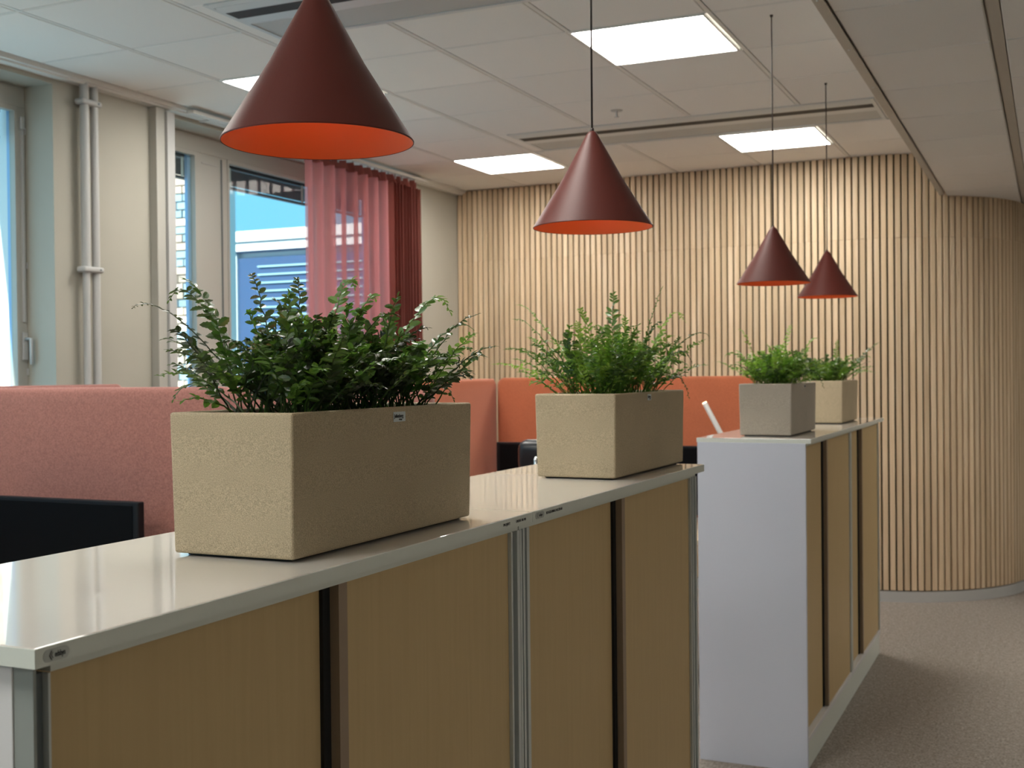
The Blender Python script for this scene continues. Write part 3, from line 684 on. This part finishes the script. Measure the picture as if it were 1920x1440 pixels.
def fern(pl_, label, seed, nf, lean, Lr, leaf_, mats, heroes, er=(30, 85), clump=.03, zoff=.028):
    xf, xb, y0, y1 = pl_; rnd = random.Random(seed); zs = ZT+.21-zoff
    t = thing('fern', label, 'plant', ((xf+xb)/2, (y0+y1)/2, zs), 'ferns growing in the stone planters')
    nl, L_, W_, serr, jit = leaf_
    for k in range(nf):
        cx = xb+.05+(xf-xb-.10)*rnd.random(); uy = rnd.random(); cy = y0+.07+(y1-y0-.14)*uy
        az = rnd.uniform(0, 2*PI); el = math.radians(rnd.uniform(*er)); Lf = rnd.uniform(*Lr)
        d0 = Vector((math.cos(az)*math.cos(el), math.sin(az)*math.cos(el), math.sin(el)))
        # fronds lean outwards from the middle of the box
        off = Vector((lean[0]*((cx-(xf+xb)/2)/(xf-xb)*2), lean[1]*((uy-.5)*2), 0)); d0 = (d0+off).normalized()
        if d0.z < .2: d0.z = .25; d0.normalize()
        p0 = Vector((cx, cy, zs)); hor = Vector((d0.x, d0.y, 0))
        p1 = p0+d0*Lf*.5; k_ = rnd.uniform(.10, .80); p2 = p1+(d0*k_+hor*(.95-k_)*.7+Vector((0, 0, -.10*rnd.random())))*Lf*.45; p3 = p2+(d0*.25*k_+hor*.6+Vector((rnd.gauss(0, .15), rnd.gauss(0, .15), -.35*rnd.random()))) * Lf*.35
        frond(t, [p0, p1, p2, p3], int(nl*rnd.uniform(.8, 1.15)*Lf/Lr[1]), L_*rnd.uniform(.8, 1.2), W_*rnd.uniform(.85, 1.15), serr, mats[min(int(rnd.random()**1.3*len(mats)), len(mats)-1)], rnd, jitter=jit)
    for (pts, n2, s2, mm) in heroes:
        frond(t, pts, n2, L_*s2, W_*s2, serr, mm, rnd, jitter=jit*.6, t0=.2, tipsize=.3)
    return t
zr = H-.055
def arch(base, tip, lift, n2, s2, mm, sag=.0):
    b_, t_ = Vector((base[0], base[1], zr)), Vector(tip); m_ = b_.lerp(t_, .35)+Vector((0, 0, lift*.6)); m2 = b_.lerp(t_, .78)+Vector((0, 0, lift+sag))
    return ([b_, m_, m2, t_], n2, s2, mm)
A_ = arch
h1 = [A_((-1.12, 1.52), (-1.450, 1.60, zr+.175), .07, 34, .8, 'leafd'), A_((-1.12, 1.50), (-1.325, 1.55, zr+.180), .10, 26, 1.15, 'leafd'),
      A_((-1.12, 1.50), (-1.27, 1.52, zr+.212), .05, 24, 1.2, 'leafg'), A_((-1.11, 1.48), (-1.294, 1.50, zr+.115), .03, 26, 1.2, 'leafd'),
      A_((-1.12, 1.46), (-1.280, 1.50, zr+.075), .02, 22, 1.2, 'leafd'), A_((-1.12, 1.46), (-1.243, 1.46, zr+.020), .05, 20, 1.0, 'leafg'),
      A_((-1.11, 1.56), (-1.199, 1.60, zr+.222), .05, 26, .95, 'leafd'), A_((-1.09, 1.60), (-1.15, 1.66, zr+.215), .06, 28, 1.0, 'leafd'),
      A_((-1.09, 1.62), (-1.075, 1.72, zr+.205), .09, 34, 1.2, 'leafy'), A_((-1.08, 1.66), (-1.056, 1.76, zr+.185), .07, 32, 1.2, 'leafy'),
      A_((-1.04, 1.72), (-.965, 1.86, zr+.165), .11, 34, 1.15, 'leafy'), A_((-1.03, 1.76), (-.933, 1.88, zr+.135), .06, 34, .85, 'leafg'),
      A_((-1.02, 1.78), (-.945, 1.88, zr+.055), .09, 32, 1.05, 'leafg'), A_((-1.02, 1.80), (-.94, 1.89, zr+.10), .03, 32, .95, 'leafg'),
      A_((-1.02, 1.84), (-.982, 1.90, zr+.010), .05, 22, .9, 'leafg'), A_((-1.0, 1.55), (-.99, 1.47, zr+.085), .06, 26, 1.5, 'leafd'),
      A_((-1.0, 1.62), (-.97, 1.56, zr+.075), .06, 26, 1.5, 'leafg'), A_((-1.0, 1.75), (-.95, 1.72, zr+.09), .05, 28, 1.3, 'leafg')]
fern(P[0], 'dark glossy fern with long arching stems in the nearest planter', 11, 235, (.30, .05), (.14, .27), (38, .0205, .0118, True, .29), ['leafd', 'leafd', 'leafg', 'leafy'], h1, er=(44, 87))
h2 = [A_((-1.10, 2.88), (-1.328, 2.95, zr+.241), .06, 40, .8, 'leafh'), A_((-1.11, 2.86), (-1.314, 2.90, zr+.198), .06, 40, .8, 'leafh'),
      A_((-1.12, 2.84), (-1.244, 2.85, zr+.085), .07, 34, 1.0, 'leafg'), A_((-1.12, 2.84), (-1.26, 2.87, zr+.150), .03, 34, 1.0, 'leafh'),
      A_((-1.07, 2.98), (-1.066, 3.00, zr+.268), .02, 38, 1.6, 'leafh'), A_((-1.04, 3.06), (-.975, 3.15, zr+.289), .03, 28, .6, 'leafh'),
      A_((-1.03, 3.08), (-.930, 3.20, zr+.195), .12, 36, 1.0, 'leafi'), A_((-1.02, 3.10), (-.859, 3.20, zr+.150), .08, 40, .8, 'leafg'),
      A_((-1.02, 3.12), (-.910, 3.20, zr+.082), .09, 34, .95, 'leafg'), A_((-1.0, 3.16), (-.933, 3.25, zr-.020), .09, 30, .9, 'leafg'),
      A_((-1.05, 2.86), (-.965, 2.78, zr+.046), .06, 36, 1.4, 'leafg'), A_((-1.08, 2.94), (-1.16, 2.98, zr+.225), .07, 36, 1.1, 'leafi'),
      A_((-1.08, 2.9), (-1.02, 2.84, zr+.12), .05, 36, 1.4, 'leafg')]
fern(P[1], 'feathery green fern in the second planter from the front', 23, 205, (.38, .22), (.13, .29), (42, .0195, .0078, False, .3), ['leafh', 'leafg', 'leafh', 'leafi'], h2, er=(44, 90))
h3 = [A_((-1.08, 4.86), (-1.191, 4.90, zr+.228), .06, 30, 1.1, 'leafi'), A_((-1.08, 4.84), (-1.237, 4.84, zr+.110), .08, 30, 1.4, 'leafh'),
      A_((-1.08, 4.84), (-1.22, 4.84, zr+.07), .05, 30, 1.2, 'leafh'), A_((-1.04, 4.96), (-1.010, 5.10, zr+.25), .06, 30, .9, 'leafi'),
      A_((-.98, 5.0), (-.872, 5.05, zr-.021), .11, 30, 1.1, 'leafg'), A_((-1.0, 5.05), (-.92, 5.16, zr+.19), .06, 30, 1.2, 'leafi')]
fern(P[2], 'bright green feathery fern in the greyish planter of the far row', 31, 180, (.42, .20), (.12, .25), (36, .021, .0085, False, .3), ['leafh', 'leafi', 'leafh', 'leafg'], h3, er=(40, 88))
h4 = [A_((-.98, 6.24), (-.820, 6.40, zr+.195), .03, 40, 1.2, 'leafh'), A_((-.98, 6.2), (-.86, 6.36, zr+.12), .05, 34, 1.1, 'leafh'), A_((-1.0, 6.12), (-.999, 6.20, zr+.205), .03, 34, 1.1, 'leafh')]
fern(P[3], 'farthest green fern, rising behind the grey planter', 47, 165, (.40, .20), (.12, .24), (36, .020, .0085, False, .3), ['leafh', 'leafh', 'leafi', 'leafg'], h4, er=(40, 88))

# ------------------------------------------------------------------ cone pendants
def pendant(y, zrim, zapex, label, x=-1.013, r=.1455):
    t = thing('pendant_lamp', label, 'pendant lamp', (x, y, zrim), 'cone pendants above the cabinets')
    c = (x, y, 0)
    B().lathe(c, [(.0, zapex), (.006, zapex-.0015), (.0115, zapex-.006), (.016, zapex-.013), (r*.5, zrim+(zapex-zrim)*.50), (r, zrim+.0015), (r-.0004, zrim), (r-.0016, zrim)], 96).build('shade', 'lampo', t, 'auto')
    B().lathe(c, [(r-.0016, zrim+.0005), (r*.5, zrim+(zapex-zrim)*.47), (.016, zapex-.03), (0, zapex-.028)], 96).build('lining', 'lampi', t, True)
    B().lathe(c, [(0, zapex+.006), (.004, zapex+.006), (.0055, zapex-.001)], 16).build('cord_grip', 'cord', t, True)
    B().tube([(x, y, zapex+.004), (x+.0008, y, zapex+.5), (x, y, ZC-.012)], .0026, 8).build('cord', 'cord', t, True)
    B().lathe(c, [(0, ZC-.010), (.005, ZC-.010), (.007, ZC-.001), (0, ZC-.001)], 20).build('ceiling_hook', 'cord', t)
    sk = B().lathe(c, [(0, zapex-.085), (.017, zapex-.085), (.019, zapex-.045), (.012, zapex-.032)], 20).build('socket', 'black', t, True)
    B().lathe(c, [(0, zapex-.135), (.012, zapex-.132), (.021, zapex-.115), (.019, zapex-.095), (.011, zapex-.085)], 20).build('bulb', 'bulb', t, True)
pendant(1.523, H+.353, H+.588, 'nearest and largest-looking brown cone pendant with orange inside')
pendant(2.707, H+.351, H+.586, 'reddish-brown cone pendant above the second planter')
pendant(4.755, H+.348, H+.575, 'small-looking brown cone pendant, left one of the far pair')
pendant(6.000, H+.362, H+.590, 'farthest brown cone pendant, right one of the overlapping pair')

# ------------------------------------------------------------------ desk screens, desks, monitors, chair
def screen(name_label, p0, p1, z0, z1, m, th=.045, r=.045, feet=True):
    """padded fabric screen: rounded outline extruded, edges softly rounded"""
    p0, p1 = Vector((*p0, 0)), Vector((*p1, 0)); d_ = (p1-p0); L_ = d_.length; d_.normalize(); n_ = Vector((-d_.y, d_.x, 0))
    t = thing('desk_screen', name_label, 'desk screen', (p0+p1)/2+Vector((0, 0, z0)), None)
    poly = [(0, z0), (L_, z0)]+[(L_-r+r*math.sin(a), z1-r+r*math.cos(a)) for a in [PI/2*(1-k/6) for k in range(7)]]+[(r-r*math.sin(a), z1-r+r*math.cos(a)) for a in [PI/2*k/6 for k in range(7)]]
    n = len(poly); v = []; layers = [(-.5, .018), (-.42, .007), (-.25, 0), (.25, 0), (.42, .007), (.5, .018)]
    cx, cz = L_/2, (z0+z1)/2
    for o_, ins in layers:
        for a, z in poly:
            fa = (a-cx)/(L_/2); fz = (z-cz)/((z1-z0)/2)
            v.append(p0+d_*(cx+fa*(L_/2-ins))+n_*(o_*th)+Vector((0, 0, cz+fz*((z1-z0)/2-ins))))
    f = []
    for k in range(len(layers)-1): f += [(k*n+i, k*n+(i+1) % n, (k+1)*n+(i+1) % n, (k+1)*n+i) for i in range(n)]
    f += [tuple(range(n))[::-1], tuple(range((len(layers)-1)*n, len(layers)*n))]
    B().add(v, f).build('upholstery', m, t, True, local=p0)
    for u in (.12, .88):
        q = p0+d_*(L_*u); B().box(q.x-.02, q.x+.02, q.y-.02, q.y+.02, 0, z0+.01).build('foot', 'steel', t)
    return t
screen('wide dusty pink fabric desk screen behind the black monitor at the left', (-3.70, 2.97), (-1.60, 2.97), .58, H-.032, 'fabricp')
screen('pink fabric side screen just showing above the wide pink one, by the windows', (-3.80, 2.45), (-3.80, 4.12), .58, H-.030, 'fabricp')
screen('rust orange fabric screen along the desk, left of the inner corner', (-3.00, 4.75), (-3.00, 6.33), .58, H-.030, 'fabric')
screen('rust orange fabric screen behind the second planter, facing the viewer', (-2.972, 6.33), (-1.445, 6.33), .58, H-.026, 'fabric')
def desk(x0, x1, y0, y1, label):
    t = thing('desk', label, 'desk', ((x0+x1)/2, (y0+y1)/2, 0))
    B().box(x0, x1, y0, y1, .715, .74).build('desktop', 'desk', t, bevel=.002)
    for x in (x0+.12, x1-.12):
        B().box(x-.03, x+.03, (y0+y1)/2-.04, (y0+y1)/2+.04, .03, .715).build('leg', 'steel', t, bevel=.004)
        B().box(x-.035, x+.035, y0+.08, y1-.08, 0, .03).build('foot', 'steel', t, bevel=.004)
    B().box(x0+.15, x1-.15, (y0+y1)/2-.02, (y0+y1)/2+.02, .66, .70).build('crossbar', 'steel', t)
    return t
desk(-3.66, -1.62, 2.08, 2.93, 'desk with the black monitor, hidden behind the near cabinets')
desk(-2.94, -1.38, 5.45, 6.29, 'light wood desk before the rust orange screen, glimpsed between the cabinet rows')
def monitor(x0, x1, y, z0, z1, label):
    t = thing('monitor', label, 'monitor', ((x0+x1)/2, y+.08, .74)); e = .006
    B().box(x0, x1, y, y+.028, z0, z1).build('housing', 'black', t, bevel=.004)
    B().box(x0+.022, x1-.022, y-.0015, y-.0002, z0+.022, z1-.012).build('screen', 'screenm', t)
    B().box((x0+x1)/2-.03, (x0+x1)/2+.03, y+.028, y+.075, .75, z0+.22).build('stand', 'black', t, bevel=.006)
    B().box((x0+x1)/2-.11, (x0+x1)/2+.11, y-.03, y+.15, .7405, .750).build('stand_foot', 'black', t, bevel=.003)
    return t
monitor(-3.20, -2.52, 2.795, .79, H-.379, 'black monitor at the left edge before the dusty pink screen')
monitor(-2.862, -2.245, 6.06, .78, H-.387, 'black monitor behind the office chair, left before the rust orange screen')
monitor(-2.215, -1.535, 6.06, .78, H-.392, 'black monitor showing between second planter and white end panel')
# office chair (back towards the viewer)
cx, cy = -1.99, 4.80
t = thing('office_chair', 'black leather office chair with chrome bracket behind the second planter', 'chair', (cx, cy, 0))
def rbox(x0, x1, y0, y1, z0, z1, name, m, par, bev): return B().box(x0, x1, y0, y1, z0, z1).build(name, m, par, True, bevel=bev, seg=4)
hdr = rbox(cx-.165, cx+.165, cy-.045, cy+.045, H-.445, H-.292, 'headrest', 'leather', t, .044)
for q in (-.06, .06): B().tube([(cx+q, cy-.058, H-.52), (cx+q, cy-.060, H-.375), (cx+q, cy-.046, H-.362)], .009, 12).build('bracket', 'chrome', t, True)
rbox(cx-.23, cx+.23, cy-.06, cy+.02, .52, H-.50, 'backrest', 'leather', t, .035)
rbox(cx-.24, cx+.24, cy+.0, cy+.47, .42, .51, 'seat', 'leather', t, .035)
for s_ in (-1, 1):
    B().tube([(cx+s_*.22, cy+.2, .46), (cx+s_*.30, cy+.2, .46), (cx+s_*.30, cy+.2, .66)], .012, 10).build('arm_bracket', 'chrome', t, True)
    rbox(cx+s_*.30-.04, cx+s_*.30+.04, cy+.06, cy+.32, .655, .69, 'armrest', 'black', t, .015)
B().tube([(cx, cy+.22, .10), (cx, cy+.22, .42)], .026, 16).build('gas_lift', 'chrome', t, 'auto')
for k in range(5):
    a = 2*PI*k/5+.3; e = (cx+.30*math.cos(a), cy+.22+.30*math.sin(a))
    l_ = B().tube([(cx, cy+.22, .11), (e[0], e[1], .075)], [.022, .014], 10).build('leg', 'chrome', t, True)
    B().tube([(e[0]-.012, e[1], .03), (e[0]+.012, e[1], .03)], .03, 16).build('castor', 'black', l_, True)
# slim desk lamp behind the far cabinets
t = thing('desk_lamp', 'slim white tilted tube lamp with a lit tip, rising behind the white end panel', 'lamp', (-1.42, 5.72, .74))
B().lathe((-1.42, 5.72, .7402), [(0, 0), (.085, 0), (.085, .008), (.012, .012), (0, .012)], 32).build('base', 'lamptube', t)
B().tube([(-1.42, 5.72, .75), (-1.42, 5.72, 1.12)], .008, 12).build('pole', 'lamptube', t, True)
a_ = Vector((-1.42, 5.72, 1.11)); e_ = Vector((-1.562, 5.72, H-.158)); B().tube([a_, e_], .0125, 16).build('tube', 'lamptube', t, 'auto')
d_ = (e_-a_).normalized(); B().tube([e_+d_*.0003, e_+d_*.006], .0115, 16).build('lit_tip', 'litend', t, 'auto')
print('objects', len(bpy.data.objects), 'tris', sum(len(m.polygons) for m in bpy.data.meshes))
